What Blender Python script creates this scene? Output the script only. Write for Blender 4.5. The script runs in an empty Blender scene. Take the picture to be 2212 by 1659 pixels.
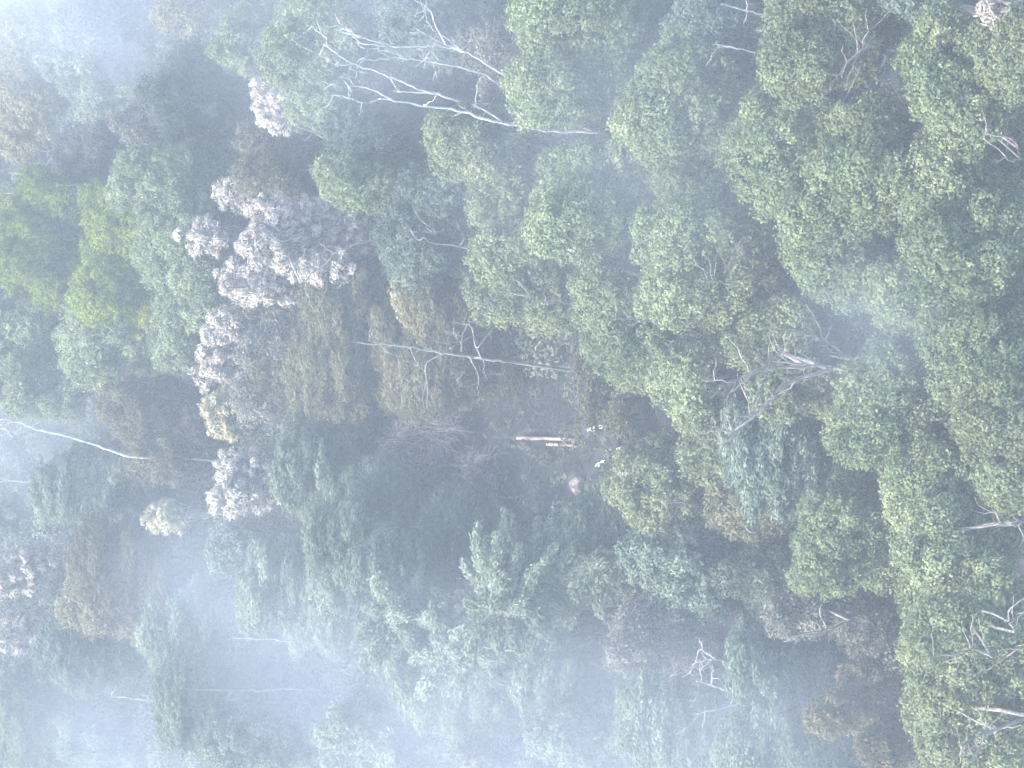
import bpy, math, random
import numpy as np
from mathutils import Vector

S = bpy.context.scene
C = S.collection
PI = math.pi
rad = math.radians

# ------------------------------------------------------------------ camera
PITCH = rad(42.0)          # the view looks down on the canopy, the camera rolled a quarter turn
DIST = 170.0
HALF = 40.0 / 170.0        # tan of half the field of view along the picture's long side
CF = np.array([0.0, math.cos(PITCH), -math.sin(PITCH)])
CU = np.array([0.0, math.sin(PITCH), math.cos(PITCH)])
CR = np.array([1.0, 0.0, 0.0])
CAM = -CF * DIST
cam_d = bpy.data.cameras.new('camera')
cam_d.sensor_width = 36.0
cam_d.lens = 18.0 / HALF
cam_d.clip_start = 1.0
cam_d.clip_end = 6000.0
cam = bpy.data.objects.new('camera', cam_d)
C.objects.link(cam)
from mathutils import Matrix
mx = Matrix(((-CU[0], CR[0], -CF[0], CAM[0]),
             (-CU[1], CR[1], -CF[1], CAM[1]),
             (-CU[2], CR[2], -CF[2], CAM[2]),
             (0, 0, 0, 1)))
cam.matrix_world = mx
S.camera = cam

# ------------------------------------------------------------------ light
SUN_EL, SUN_AZ = rad(63), rad(284)      # direction the light comes from; azimuth clockwise from +Y
w = bpy.data.worlds.new('World'); S.world = w; w.use_nodes = True
nt = w.node_tree
sky = nt.nodes.new('ShaderNodeTexSky'); sky.sky_type = 'NISHITA'; sky.sun_disc = False
sky.sun_elevation = SUN_EL; sky.sun_rotation = SUN_AZ
sky.air_density = 0.9; sky.dust_density = 2.5; sky.ozone_density = 0.4
nt.links.new(sky.outputs[0], nt.nodes['Background'].inputs[0])
nt.nodes['Background'].inputs[1].default_value = 0.125
ld = bpy.data.lights.new('sun', 'SUN'); ld.energy = 1.4; ld.angle = rad(10); ld.color = (1.0, 0.93, 0.80)
sun = bpy.data.objects.new('sun', ld); C.objects.link(sun)
sd = Vector((math.sin(SUN_AZ) * math.cos(SUN_EL), math.cos(SUN_AZ) * math.cos(SUN_EL), math.sin(SUN_EL)))
sun.rotation_euler = sd.to_track_quat('Z', 'Y').to_euler()
S.view_settings.view_transform = 'Standard'
S.view_settings.look = 'None'
S.view_settings.gamma = 1.0
S.view_settings.exposure = 2.70
S.render.engine = 'CYCLES'
S.cycles.use_denoising = True
S.cycles.max_bounces = 6
S.cycles.diffuse_bounces = 3
S.cycles.transmission_bounces = 3
S.cycles.volume_bounces = 1
S.cycles.volume_step_rate = 2.0
S.cycles.volume_max_steps = 64

HAZE_D = 0.0013
# smoke banks: u, v, height, half length, half width, half thickness, density, seed
SMOKE = [
 (140, 20, 14, 620, 360, 11, .046, 1),
 (740, 60, 14, 620, 330, 9, .030, 2),
 (60, 960, 12, 420, 240, 9, .024, 3),
 (500, 1290, 12, 480, 360, 9, .028, 4),
 (260, 1620, 12, 620, 330, 9, .026, 5),
 (1000, 1550, 14, 900, 420, 11, .038, 6),
 (1580, 1570, 13, 620, 340, 9, .030, 7),
 (1880, 700, 17, 270, 270, 7, .024, 8),
 (1330, 300, 17, 640, 480, 8, .022, 9),
]

# ------------------------------------------------------------------ helpers
def ray(u, v):
    "u, v in pixels of a 2212 x 1659 view of the photograph"
    a = (u - 1106.0) / 1106.0 * HALF
    b = -(v - 829.5) / 1106.0 * HALF
    return CF - CU * a + CR * b
def at_z(u, v, z):
    d = ray(u, v); t = (z - CAM[2]) / d[2]
    return CAM + d * t
def at_y(u, v, y):
    d = ray(u, v); t = (y - CAM[1]) / d[1]
    return CAM + d * t
def mpp(p):
    "metres per pixel at a point"
    return float(np.dot(np.asarray(p) - CAM, CF)) * HALF / 1106.0

def tag(o, label=None, cat=None, group=None, kind=None):
    if label: o['label'] = label
    if cat: o['category'] = cat
    if group: o['group'] = group
    if kind: o['kind'] = kind
    return o
def empty(name, loc):
    o = bpy.data.objects.new(name, None); C.objects.link(o)
    o.location = [float(k) for k in loc]; o.empty_display_size = 0.5
    return o

def mesh_from(name, verts, faces_flat, nper, mats, tint=None, origin=(0, 0, 0), parent=None, smooth=False):
    me = bpy.data.meshes.new(name)
    verts = np.asarray(verts, dtype=np.float32) - np.asarray(origin, dtype=np.float32)
    nf = len(faces_flat) // nper
    me.vertices.add(len(verts)); me.vertices.foreach_set('co', verts.ravel())
    me.loops.add(nf * nper); me.loops.foreach_set('vertex_index', np.asarray(faces_flat, dtype=np.int32))
    me.polygons.add(nf)
    me.polygons.foreach_set('loop_start', np.arange(nf, dtype=np.int32) * nper)
    me.polygons.foreach_set('loop_total', np.full(nf, nper, dtype=np.int32))
    if smooth: me.polygons.foreach_set('use_smooth', np.ones(nf, dtype=bool))
    if tint is not None:
        at = me.attributes.new('tint', 'FLOAT', 'FACE')
        at.data.foreach_set('value', np.asarray(tint, dtype=np.float32))
    me.update(calc_edges=True)
    me.materials.append(mats)
    o = bpy.data.objects.new(name, me); C.objects.link(o)
    if parent is None: o.location = [float(k) for k in origin]
    else: o.parent = parent
    return o

def norm(a):
    return a / np.maximum(np.linalg.norm(a, axis=-1, keepdims=True), 1e-9)

class Leaves:
    "many small diamond leaves gathered into one mesh"
    def __init__(s, rng): s.c = []; s.n = []; s.l = []; s.w = []; s.t = []; s.d = []; s.rng = rng
    def add(s, c, n, length, width, tint, direction=None):
        k = len(c)
        s.c.append(c); s.n.append(n)
        s.l.append(np.broadcast_to(length, (k,)).astype(float)); s.w.append(np.broadcast_to(width, (k,)).astype(float))
        s.t.append(np.broadcast_to(tint, (k,)).astype(float))
        s.d.append(s.rng.normal(size=(k, 3)) if direction is None else direction)
    def build(s, name, mat, parent=None, origin=(0, 0, 0)):
        c = np.concatenate(s.c); n = norm(np.concatenate(s.n)); l = np.concatenate(s.l)[:, None]; w_ = np.concatenate(s.w)[:, None]
        t = np.concatenate(s.t); r = np.concatenate(s.d)
        a = norm(r - (r * n).sum(1)[:, None] * n); b = np.cross(n, a)
        k = len(c)
        v = np.empty((k, 4, 3))
        v[:, 0] = c - a * l * .5
        v[:, 1] = c + b * w_ * .5 + n * w_ * .12 - a * l * .05
        v[:, 2] = c + a * l * .5 - n * l * .10
        v[:, 3] = c - b * w_ * .5 + n * w_ * .12 - a * l * .05
        return mesh_from(name, v.reshape(-1, 3), np.arange(4 * k), 4, mat, tint=t, origin=origin, parent=parent)

class Tubes:
    def __init__(s): s.v = []; s.f = []; s.n = 0
    def add(s, pts, radii, sides=5):
        pts = np.asarray(pts, float); radii = np.asarray(radii, float); m = len(pts)
        tg = norm(np.gradient(pts, axis=0))
        ref = np.array([0.31, 0.22, 0.92]) if abs(tg[0, 2]) < .8 else np.array([.93, .3, .1])
        a = norm(np.cross(tg, ref)); b = np.cross(tg, a)
        ang = np.arange(sides) * 2 * PI / sides
        ring = pts[:, None] + radii[:, None, None] * (np.cos(ang)[None, :, None] * a[:, None] + np.sin(ang)[None, :, None] * b[:, None])
        i = np.arange(m - 1)[:, None] * sides; j = np.arange(sides)[None]
        j2 = (j + 1) % sides
        f = np.stack([i + j, i + j2, i + sides + j2, i + sides + j], -1).reshape(-1, 4) + s.n
        s.v.append(ring.reshape(-1, 3)); s.f.append(f.ravel()); s.n += m * sides
    def build(s, name, mat, parent=None, origin=(0, 0, 0)):
        return mesh_from(name, np.concatenate(s.v), np.concatenate(s.f), 4, mat, origin=origin, parent=parent, smooth=True)

def wiggle(p0, p1, n, amp, rng, sag=0.0):
    p0 = np.asarray(p0, float); p1 = np.asarray(p1, float)
    t = np.linspace(0, 1, n)[:, None]
    p = p0 + (p1 - p0) * t
    off = np.cumsum(rng.normal(size=(n, 3)), axis=0); off -= off[0]; off -= t * off[-1]
    L = np.linalg.norm(p1 - p0)
    p = p + off * amp * L / math.sqrt(n)
    p[:, 2] += sag * L * np.sin(t[:, 0] * PI)
    return p

# ------------------------------------------------------------------ materials
def leaf_mat(name, a, b, c=None, trans=0.3, rough=0.6):
    m = bpy.data.materials.new(name); m.use_nodes = True
    t = m.node_tree; N = t.nodes; L = t.links
    for x in list(N): N.remove(x)
    out = N.new('ShaderNodeOutputMaterial')
    at = N.new('ShaderNodeAttribute'); at.attribute_name = 'tint'
    cr = N.new('ShaderNodeValToRGB'); L.new(at.outputs['Fac'], cr.inputs[0])
    cr.color_ramp.elements[0].color = (*a, 1); cr.color_ramp.elements[1].color = (*b, 1)
    cr.color_ramp.elements[0].position = 0.1; cr.color_ramp.elements[1].position = 0.75
    if c:
        e = cr.color_ramp.elements.new(1.0); e.color = (*c, 1)
    tc = N.new('ShaderNodeTexCoord'); nz = N.new('ShaderNodeTexNoise'); nz.inputs['Scale'].default_value = 0.45
    L.new(tc.outputs['Object'], nz.inputs['Vector'])
    hs = N.new('ShaderNodeHueSaturation'); L.new(cr.outputs[0], hs.inputs['Color'])
    mr = N.new('ShaderNodeMapRange'); L.new(nz.outputs[0], mr.inputs[0])
    mr.inputs[1].default_value = .3; mr.inputs[2].default_value = .7; mr.inputs[3].default_value = .485; mr.inputs[4].default_value = .515
    L.new(mr.outputs[0], hs.inputs['Hue'])
    p = N.new('ShaderNodeBsdfPrincipled'); p.inputs['Roughness'].default_value = rough
    p.inputs['Specular IOR Level'].default_value = 0.3
    L.new(hs.outputs[0], p.inputs['Base Color'])
    tr = N.new('ShaderNodeBsdfTranslucent'); L.new(hs.outputs[0], tr.inputs[0])
    mxs = N.new('ShaderNodeMixShader'); mxs.inputs[0].default_value = trans
    L.new(p.outputs[0], mxs.inputs[1]); L.new(tr.outputs[0], mxs.inputs[2]); L.new(mxs.outputs[0], out.inputs[0])
    return m
def bark_mat(name, a, b, scale=(3, 3, 0.8), rough=0.85):
    m = bpy.data.materials.new(name); m.use_nodes = True
    t = m.node_tree; N = t.nodes; L = t.links; p = N['Principled BSDF']
    tc = N.new('ShaderNodeTexCoord'); mp = N.new('ShaderNodeMapping'); mp.inputs['Scale'].default_value = scale
    nz = N.new('ShaderNodeTexNoise'); nz.inputs['Scale'].default_value = 1.3; nz.inputs['Detail'].default_value = 5
    cr = N.new('ShaderNodeValToRGB'); cr.color_ramp.elements[0].position = .38; cr.color_ramp.elements[1].position = .62
    cr.color_ramp.elements[0].color = (*a, 1); cr.color_ramp.elements[1].color = (*b, 1)
    L.new(tc.outputs['Object'], mp.inputs[0]); L.new(mp.outputs[0], nz.inputs['Vector']); L.new(nz.outputs[0], cr.inputs[0])
    L.new(cr.outputs[0], p.inputs['Base Color']); p.inputs['Roughness'].default_value = rough
    bp = N.new('ShaderNodeBump'); bp.inputs['Strength'].default_value = .5; L.new(nz.outputs[0], bp.inputs['Height']); L.new(bp.outputs[0], p.inputs['Normal'])
    return m
M = {
 'green':  leaf_mat('green_leaf', (.08, .112, .05), (.20, .242, .12), (.315, .36, .185)),
 'lush':   leaf_mat('yellow_green_leaf', (.06, .09, .006), (.165, .215, .010), (.33, .37, .03)),
 'lime':   leaf_mat('light_green_leaf', (.09, .115, .055), (.215, .25, .125), (.34, .37, .20)),
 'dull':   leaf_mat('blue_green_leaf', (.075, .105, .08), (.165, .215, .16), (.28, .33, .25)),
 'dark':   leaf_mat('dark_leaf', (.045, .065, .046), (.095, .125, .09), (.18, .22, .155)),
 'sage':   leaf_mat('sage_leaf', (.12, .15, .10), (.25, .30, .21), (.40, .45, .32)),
 'olive':  leaf_mat('olive_leaf', (.08, .078, .040), (.185, .178, .098), (.32, .30, .175)),
 'straw':  leaf_mat('straw_leaf', (.15, .14, .07), (.28, .26, .14), (.45, .42, .24)),
 'pale':   leaf_mat('silver_leaf', (.29, .26, .22), (.57, .52, .45), (.80, .75, .66), trans=.25),
 'cream':  leaf_mat('cream_leaf', (.24, .22, .12), (.45, .42, .27), (.68, .64, .44), trans=.25),
 'rust':   leaf_mat('rust_leaf', (.08, .075, .042), (.185, .165, .095), (.30, .27, .15)),
 'brown':  leaf_mat('brown_leaf', (.08, .083, .065), (.18, .18, .145), (.30, .30, .245)),
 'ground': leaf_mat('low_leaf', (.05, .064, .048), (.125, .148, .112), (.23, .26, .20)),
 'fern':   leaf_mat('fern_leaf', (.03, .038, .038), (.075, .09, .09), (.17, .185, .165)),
 'bark':   bark_mat('grey_bark', (.12, .105, .09), (.27, .25, .22)),
 'white':  bark_mat('white_bark', (.30, .29, .27), (.60, .59, .56)),
 'dead':   bark_mat('dead_bark', (.16, .15, .13), (.35, .33, .30)),
 'twig':   bark_mat('mauve_twig', (.12, .11, .11), (.27, .25, .25)),
}

# ------------------------------------------------------------------ ground
rng0 = np.random.default_rng(3)
def ground_z(x, y):
    return 0.7 * np.sin(x * .11 + 1) * np.cos(y * .085) + 0.35 * np.sin(x * .31 + y * .22)
n = 241
gx = np.sign(np.linspace(-1, 1, n)) * np.abs(np.linspace(-1, 1, n)) ** 3 * 1800
GX, GY = np.meshgrid(gx, gx, indexing='ij')
GZ = ground_z(GX, GY) * np.exp(-(GX ** 2 + GY ** 2) / 160 ** 2)
i = np.arange((n - 1))[:, None] * n + np.arange(n - 1)[None]
f = np.stack([i, i + n, i + n + 1, i + 1], -1).reshape(-1)
gm = bark_mat('forest_soil', (.025, .029, .033), (.065, .07, .076), scale=(.9, .9, .9), rough=1)
g = mesh_from('ground', np.stack([GX, GY, GZ], -1).reshape(-1, 3), f, 4, gm, smooth=True)
tag(g, 'dark forest floor seen in gaps between the crowns', kind='structure')

# ------------------------------------------------------------------ foliage builders
# clump look per kind: (lobe size, clump radius, leaves per clump, leaf length, leaf width, density, stretch xyz)
STY = {
 'round':  dict(lobe=.42, cr=.36, k=20, ll=.20, lw=.12, den=.72, st=(1, 1, .85), twig=.25),
 'fine':   dict(lobe=.34, cr=.32, k=14, ll=.20, lw=.12, den=.72, st=(1, 1, .9), twig=.5),
 'plume':  dict(lobe=.27, cr=.32, k=17, ll=.30, lw=.09, den=.85, st=(1.9, .85, .65), twig=.5),
 'blossom':dict(lobe=.22, cr=.27, k=9,  ll=.40, lw=.10, den=.44, st=(1, 1, .8), twig=1.6),
 'twiggy': dict(lobe=.33, cr=.34, k=6,  ll=.24, lw=.12, den=.6, st=(1, 1, 1), twig=1.6),
}
GROW = {'round': 1.24, 'fine': 1.2, 'plume': 1.25, 'blossom': 1.08, 'twiggy': 1.1}
def lobes_of(ell, rng, frac):
    "lobe centres spread through an ellipsoid's shell"
    c, R = ell
    rm = float(np.mean(R)); lr = max(rm * frac, .75 if frac > .25 else .5)
    n = int(max(6, min(56, 3.3 * (rm / lr) ** 2 * 1.55)))
    k = np.arange(n) + .5
    ph = np.arccos(1 - 2 * k / n); th = PI * (1 + 5 ** .5) * k + rng.uniform(0, 6)
    d = np.stack([np.cos(th) * np.sin(ph), np.sin(th) * np.sin(ph), np.cos(ph)], -1)
    d = norm(d + rng.normal(size=d.shape) * .22)
    keep = d[:, 2] > -.62
    d = d[keep]
    rr = rng.uniform(.45, .84, len(d))[:, None] if frac > .25 else rng.uniform(.3, 1.0, len(d))[:, None]
    return c + d * R * rr, lr * rng.uniform(.72, 1.25, len(d)), d

def foliage(LV, c, r, outward, sty, rng, tint0, dens=1.0):
    "one lobe: clumps of leaves over its outer side"
    A = 2.6 * PI * r * r
    n = int(max(4, A / (sty['cr'] ** 2 * 1.15) * sty['den'] * dens))
    d = norm(rng.normal(size=(n, 3)) + outward * .55 + np.array([0, 0, .35]))
    st = np.array(sty['st'])
    p = c + d * r * rng.uniform(.58, 1.17, n)[:, None] * st
    ct = tint0 + rng.normal(size=n) * .17
    k = sty['k']
    P = np.repeat(p, k, 0); D = np.repeat(d, k, 0)
    q = rng.normal(size=(n * k, 3)); q = norm(q) * (rng.uniform(0, 1, (n * k, 1)) ** .4) * sty['cr']
    q = q * st
    tint = np.clip(np.repeat(ct, k) + rng.normal(size=n * k) * .07, 0, 1)
    nn = norm(q) * .5 + D * .45 + np.array([0, 0, .28]) + rng.normal(size=q.shape) * .38
    direction = None
    if sty is STY['blossom']: direction = D + np.repeat(rng.normal(size=(n, 3)) * .4, k, 0) + rng.normal(size=q.shape) * .22 + np.array([0, 0, .7])
    if sty is STY['plume']: direction = D * .7 + rng.normal(size=q.shape) * .3 + np.array([1.0, 0, .1]) * np.sign(D[:, :1] + .15)
    s = rng.uniform(.7, 1.3, n * k)
    LV.add(P + q, nn, sty['ll'] * s, sty['lw'] * s, tint, direction)
    return p

TREES = []
COUNT = {}
def poly(points, y, rng, jit=.25):
    out = []
    for (u, v) in points:
        p = at_y(u, v, y); out.append(p)
    out = np.array(out); out[:, 1] += rng.normal(size=len(out)) * jit
    return out
def smooth_poly(p, n=4, rng=None, amp=.03):
    p = np.asarray(p, float)
    if len(p) < 3:
        return wiggle(p[0], p[-1], 7, amp * 2, rng)
    out = []
    for i in range(len(p) - 1):
        a = p[max(i - 1, 0)]; b = p[i]; c = p[i + 1]; d = p[min(i + 2, len(p) - 1)]
        for t in np.linspace(0, 1, n, endpoint=False):
            out.append(.5 * ((2 * b) + (-a + c) * t + (2 * a - 5 * b + 4 * c - d) * t * t + (-a + 3 * b - 3 * c + d) * t ** 3))
    out.append(p[-1]); out = np.array(out)
    if rng is not None:
        L = np.linalg.norm(out[-1] - out[0]); out[1:-1] += rng.normal(size=(len(out) - 2, 3)) * amp * L / len(out)
    return out

def tree(name, style, mat, h, ells, label, group=None, bark='bark', cat='tree', boughs=(), dens=1.0, tint=.42, trunk=True, seed=None, roundy=1.0):
    """a tree whose crown is made of ellipsoids given by where their outline stands (u, v, half length along
    the trunk, half width); h is the height of the first one's centre above the ground."""
    rng = np.random.default_rng(seed if seed is not None else len(TREES) * 7 + 11)
    sty = STY[style]
    cs = []
    y0 = None
    for (u, v, ru, rv) in ells:
        ru *= GROW[style]; rv *= GROW[style]
        if y0 is None:
            c = at_z(u, v, h); y0 = c[1]
        else:
            c = at_y(u, v, y0 + rng.uniform(-1, 1))
        m = mpp(c); rx = rv * m; ry = rx * roundy
        pr = ru * m
        rz2 = pr * pr - (ry * math.sin(PITCH)) ** 2
        rz = math.sqrt(max(rz2, 0)) / math.cos(PITCH)
        rz = max(rz, .62 * rx)
        rz = min(rz, 2.4 * rx + 1)
        cs.append((c, np.array([rx, ry, rz])))
    base = np.array([cs[0][0][0] + rng.uniform(-.4, .4), y0, 0.0]); base[2] = ground_z(base[0], base[1]) - .15
    root = empty(name, base)
    LV = Leaves(rng); TB = Tubes(); TR = Tubes()
    c0, R0 = cs[0]
    top = c0 + np.array([0, 0, R0[2] * .35])
    rt = .10 + .022 * (c0[2])
    tp = wiggle(base, top, 9, .05, rng)
    if trunk: TR.add(tp, np.linspace(rt * 1.15, rt * .35, 9), 7)
    for c, R in cs:
        P, r, d = lobes_of((c, R), rng, sty['lobe'])
        fork = tp[int(rng.integers(4, 6))] if c is c0 else tp[5]
        for i in range(len(P)):
            t0 = tint + rng.normal() * .14
            pc = foliage(LV, P[i], r[i], d[i], sty, rng, t0, dens)
            if trunk:
                fk = tp[int(rng.integers(4, 8))] if c is c0 else fork
                br = wiggle(fk, P[i], 6, .10, rng, .04)
                TB.add(br, np.linspace(rt * .34, .035, 6), 4)
            nt_ = rng.poisson(sty['twig'] * 4)
            for j in range(nt_):
                e = pc[int(rng.integers(len(pc)))]
                tw = wiggle(P[i], P[i] + (e - P[i]) * rng.uniform(1.0, 1.35), 5, .16, rng)
                TB.add(tw, np.linspace(.05, .018, 5), 3)
    for bo in boughs:
        pts, w0, w1 = bo[0], bo[1], bo[2]
        dy = bo[3] if len(bo) > 3 else -R0[1] * .85
        pp = smooth_poly(poly(pts, y0 + dy, rng), 4, rng, .10)
        if trunk:
            q = tp[int(np.argmin(np.linalg.norm(tp - pp[0], axis=1)))]
            pp = np.concatenate([wiggle(q, pp[0], 4, .04, rng)[:-1], pp])
        TB.add(pp, np.linspace(w0 * .7, w1 * .6, len(pp)), 6)
        if len(bo) > 4:                      # side twigs
            for j in range(bo[4]):
                s_ = pp[int(rng.integers(len(pp) // 4, len(pp)))]
                dr = norm(rng.normal(size=3) * np.array([1, .5, .7]) + np.array([0, 0, .6]))
                TB.add(wiggle(s_, s_ + dr * rng.uniform(.8, 2.6), 6, .14, rng), np.linspace(w1 * .9, .015, 6), 3)
    if trunk: TR.build('trunk', M[bark], root, base)
    if TB.v: TB.build('branches', M[bark], root, base)
    LV.build('crown', M[mat], root, base)
    tag(root, label, cat, group)
    TREES.append((root, cs))
    return root

def bare_tree(name, base_uv, h_or_y, boughs, label, group=None, bark='white', twigs=6, cat='bare tree'):
    "a leafless tree: limbs given as outlines standing in one upright plane"
    rng = np.random.default_rng(len(TREES) * 5 + 77)
    p0 = at_z(base_uv[0], base_uv[1], h_or_y); y0 = p0[1]
    base = np.array([p0[0], y0, ground_z(p0[0], y0) - .15])
    root = empty(name, base)
    TR = Tubes(); TB = Tubes()
    for k, bo in enumerate(boughs):
        pts, w0, w1 = bo[:3]; w0 *= .6; w1 *= .5; dy = bo[3] if len(bo) > 3 else 0.0
        pp = smooth_poly(poly(pts, y0 + dy, rng, .15), 5, rng, .08)
        if k == 0:
            if abs(pp[0][2] - base[2]) > .6:                       # carry the trunk down to the ground
                dn = wiggle(base, pp[0], 5, .03, rng)[:-1]
                pp = np.concatenate([dn, pp])
            TR.add(pp, np.linspace(w0, w1, len(pp)), 8); stem = pp
        else:
            q = stem[int(np.argmin(np.linalg.norm(stem - pp[0], axis=1)))]
            if np.linalg.norm(q - pp[0]) > .05: pp = np.concatenate([[q], pp])
            stem = np.concatenate([stem, pp])
            TB.add(pp, np.linspace(w0, w1, len(pp)), 6)
        for j in range(twigs):
            s_ = pp[int(rng.integers(len(pp) // 2, len(pp)))]
            dr = norm(rng.normal(size=3) * np.array([1, .5, .6]) + np.array([0, 0, .8]))
            L = rng.uniform(.6, 2.4)
            e = wiggle(s_, s_ + dr * L, 6, .14, rng)
            TB.add(e, np.linspace(max(w1 * .8, .03), .015, 6), 3)
            for q in range(2):
                s2 = e[int(rng.integers(2, 6))]; dr2 = norm(dr + rng.normal(size=3) * .7)
                TB.add(wiggle(s2, s2 + dr2 * L * .45, 4, .14, rng), np.linspace(.022, .012, 4), 3)
    TR.build('trunk', M[bark], root, base)
    if TB.v: TB.build('branches', M[bark], root, base)
    tag(root, label, cat, group)
    TREES.append((root, []))
    return root

def bamboo(u, v, h, ru, rv, label, mat='straw', ns=26, seed=1, lean=(0, 0), group=None, name='bamboo_clump'):
    "culms that rise together and arch out, each end a long spray of narrow leaves"
    rng = np.random.default_rng(seed)
    c = at_z(u, v, h); m = mpp(c); rx = rv * m; H = c[2] + ru * m / math.cos(PITCH) * .6
    base = np.array([c[0] - lean[0] * rx, c[1], 0.]); base[2] = ground_z(base[0], base[1])
    root = empty(name, base)
    TB = Tubes(); LV = Leaves(rng)
    for i in range(ns):
        a = rng.uniform(0, 2 * PI); rr = rng.uniform(.15, 1.35)
        end = base + np.array([math.cos(a) * rx * rr + lean[0] * rx, math.sin(a) * rx * .8 * rr, 0])
        hh = H * rng.uniform(.72, 1.05)
        t = np.linspace(0, 1, 14)
        hor = t ** 2.4
        zz = hh * (np.sin(t * 1.75) / math.sin(1.5708)) 
        p = np.stack([base[0] + (end[0] - base[0]) * hor, base[1] + (end[1] - base[1]) * hor, base[2] + zz], -1)
        p += np.array([rng.uniform(-.4, .4), rng.uniform(-.4, .4), 0])
        TB.add(p, np.linspace(.06, .015, 14), 4)
        # leaf sprays along the upper two thirds
        nn = 900
        s = rng.uniform(.42, 1.0, nn) ** .8 * 13
        i0 = np.minimum(s.astype(int), 12); fr = (s - i0)[:, None]
        q = p[i0] * (1 - fr) + p[i0 + 1] * fr
        tg = norm(p[i0 + 1] - p[i0])
        wd = 1.15 * (1.08 - s / 13)[:, None] + .14
        off = rng.normal(size=(nn, 3)) * wd * .55
        LV.add(q + off, rng.normal(size=(nn, 3)) * .5 + np.array([0, -.2, .8]), rng.uniform(.25, .5, nn), .12,
               np.clip(rng.normal(size=nn) * .15 + .4 + rng.normal() * .16, 0, 1), tg * 1.2 + rng.normal(size=(nn, 3)) * .5 + np.array([0, 0, -.3]))
    TB.build('culms', M['bark'], root, base)
    LV.build('foliage', M[mat], root, base)
    tag(root, label, 'bamboo', group)
    TREES.append((root, []))
    return root

def twig_shrub(u, v, h, rv, label, seed, ns=60, mat='twig', group=None, wid=.035):
    "leafless shrub of long arching stems"
    rng = np.random.default_rng(seed)
    c = at_z(u, v, h); m = mpp(c); R = rv * m
    base = np.array([c[0], c[1], ground_z(c[0], c[1])])
    root = empty('dry_shrub', base)
    TB = Tubes()
    for i in range(ns):
        a = rng.uniform(0, 2 * PI); r = R * rng.uniform(.3, 1.1); hh = c[2] * rng.uniform(.7, 1.5)
        t = np.linspace(0, 1, 10)
        p = np.stack([base[0] + math.cos(a) * r * t ** 1.5, base[1] + math.sin(a) * r * t ** 1.5, base[2] + hh * np.sin(t * 2.2)], -1)
        p += np.cumsum(rng.normal(size=(10, 3)) * .07, 0)
        TB.add(p, np.linspace(wid * 1.4, wid * .5, 10), 4)
        for j in range(5):
            s_ = p[int(rng.integers(4, 10))]
            d = norm(np.array([math.cos(a), math.sin(a), rng.uniform(-.9, .5)]) + rng.normal(size=3) * .6)
            TB.add(wiggle(s_, s_ + d * rng.uniform(.4, 1.4), 5, .15, rng, .1), np.linspace(wid * .6, .012, 5), 3)
    TB.build('stems', M[mat], root, base)
    tag(root, label, 'shrub', group)
    TREES.append((root, []))

# ------------------------------------------------------------------ the trees, each with its own outline
GG = 'broad green canopy trees'
def G(label, ells, h=13, mat='green', style='round', **k):
    return tree('broadleaf_tree', style, mat, h, ells, label, k.pop('group', GG), **k)
# right hand side, nearest the camera
G('olive green crown with drooping bare limbs on its lower right, at the top edge', [(1790, 60, 125, 95), (1730, 140, 80, 60), (1880, 40, 70, 60)], 14, 'lime', tint=.30,
  boughs=[([(1900, 60), (1865, 100), (1835, 130), (1810, 170)], .13, .05, -3.5, 8), ([(1905, 88), (1860, 100), (1825, 150), (1795, 200)], .11, .04, -3.2, 8), ([(1880, 110), (1850, 170), (1830, 215)], .09, .03, -3, 6)])
G('mid green crown in the top right, left of the small edge crown', [(2085, 130, 110, 85), (2040, 200, 70, 50)], 13)
G('narrow bright crown cut by the right edge near the top corner', [(2200, 120, 45, 85)], 15, 'lime', tint=.3)
G('dark crown along the top edge right of the olive one', [(1985, 5, 60, 35)], 12, 'dull')
G('large hazy crown at the top, right of the bare white limbs', [(1260, 70, 130, 95), (1390, 60, 110, 80), (1200, 190, 75, 70), (1330, 170, 90, 60)], 14, 'green', tint=.5)
G('hazy crown below the large top one, centre right', [(1500, 190, 120, 75), (1430, 260, 90, 60), (1580, 270, 80, 80)], 13.5, 'green')
G('small crown at the top edge with a dead stub to its right', [(1545, 60, 80, 60)], 12, 'dull')
G('two-lobed crown over the dark hollow, upper right', [(1690, 270, 75, 75), (1665, 360, 60, 85), (1735, 330, 60, 80)], 14, 'green', tint=.48)
G('tall round crown right of the two-lobed one', [(1870, 300, 70, 70), (1850, 400, 85, 80), (1930, 330, 65, 70)], 13.5, 'green', tint=.44)
G('wide crown touching the right edge below the top corner', [(2080, 250, 95, 60), (2170, 230, 60, 60)], 13, 'green', tint=.5,
  boughs=[([(2212, 320), (2170, 300), (2130, 290)], .12, .05, -3.5, 5), ([(2212, 345), (2150, 352)], .09, .05, -3.5, 3)])
G('light green crown with one white bough poking left of centre', [(1060, 320, 100, 70), (1110, 410, 85, 70), (980, 290, 55, 45)], 13, 'lime', tint=.45,
  boughs=[([(1245, 362), (1200, 358), (1145, 354)], .16, .08, -2.5, 2)])
G('very wide hazy crown in the middle of the upper half', [(1300, 400, 110, 85), (1240, 480, 85, 70), (1370, 470, 90, 70)], 14, 'green', tint=.55)
G('yellowish fronted crown whose left lobe hangs over the dark hollow', [(1120, 570, 85, 75), (1180, 640, 80, 60), (1075, 640, 48, 50), (1230, 560, 70, 70)], 14, 'lime', tint=.4,
  boughs=[([(1500, 668), (1400, 655), (1280, 652), (1180, 650)], .13, .05, -4.5, 8), ([(1150, 640), (1090, 632), (1050, 655)], .08, .03, -4.5, 6)])
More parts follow.
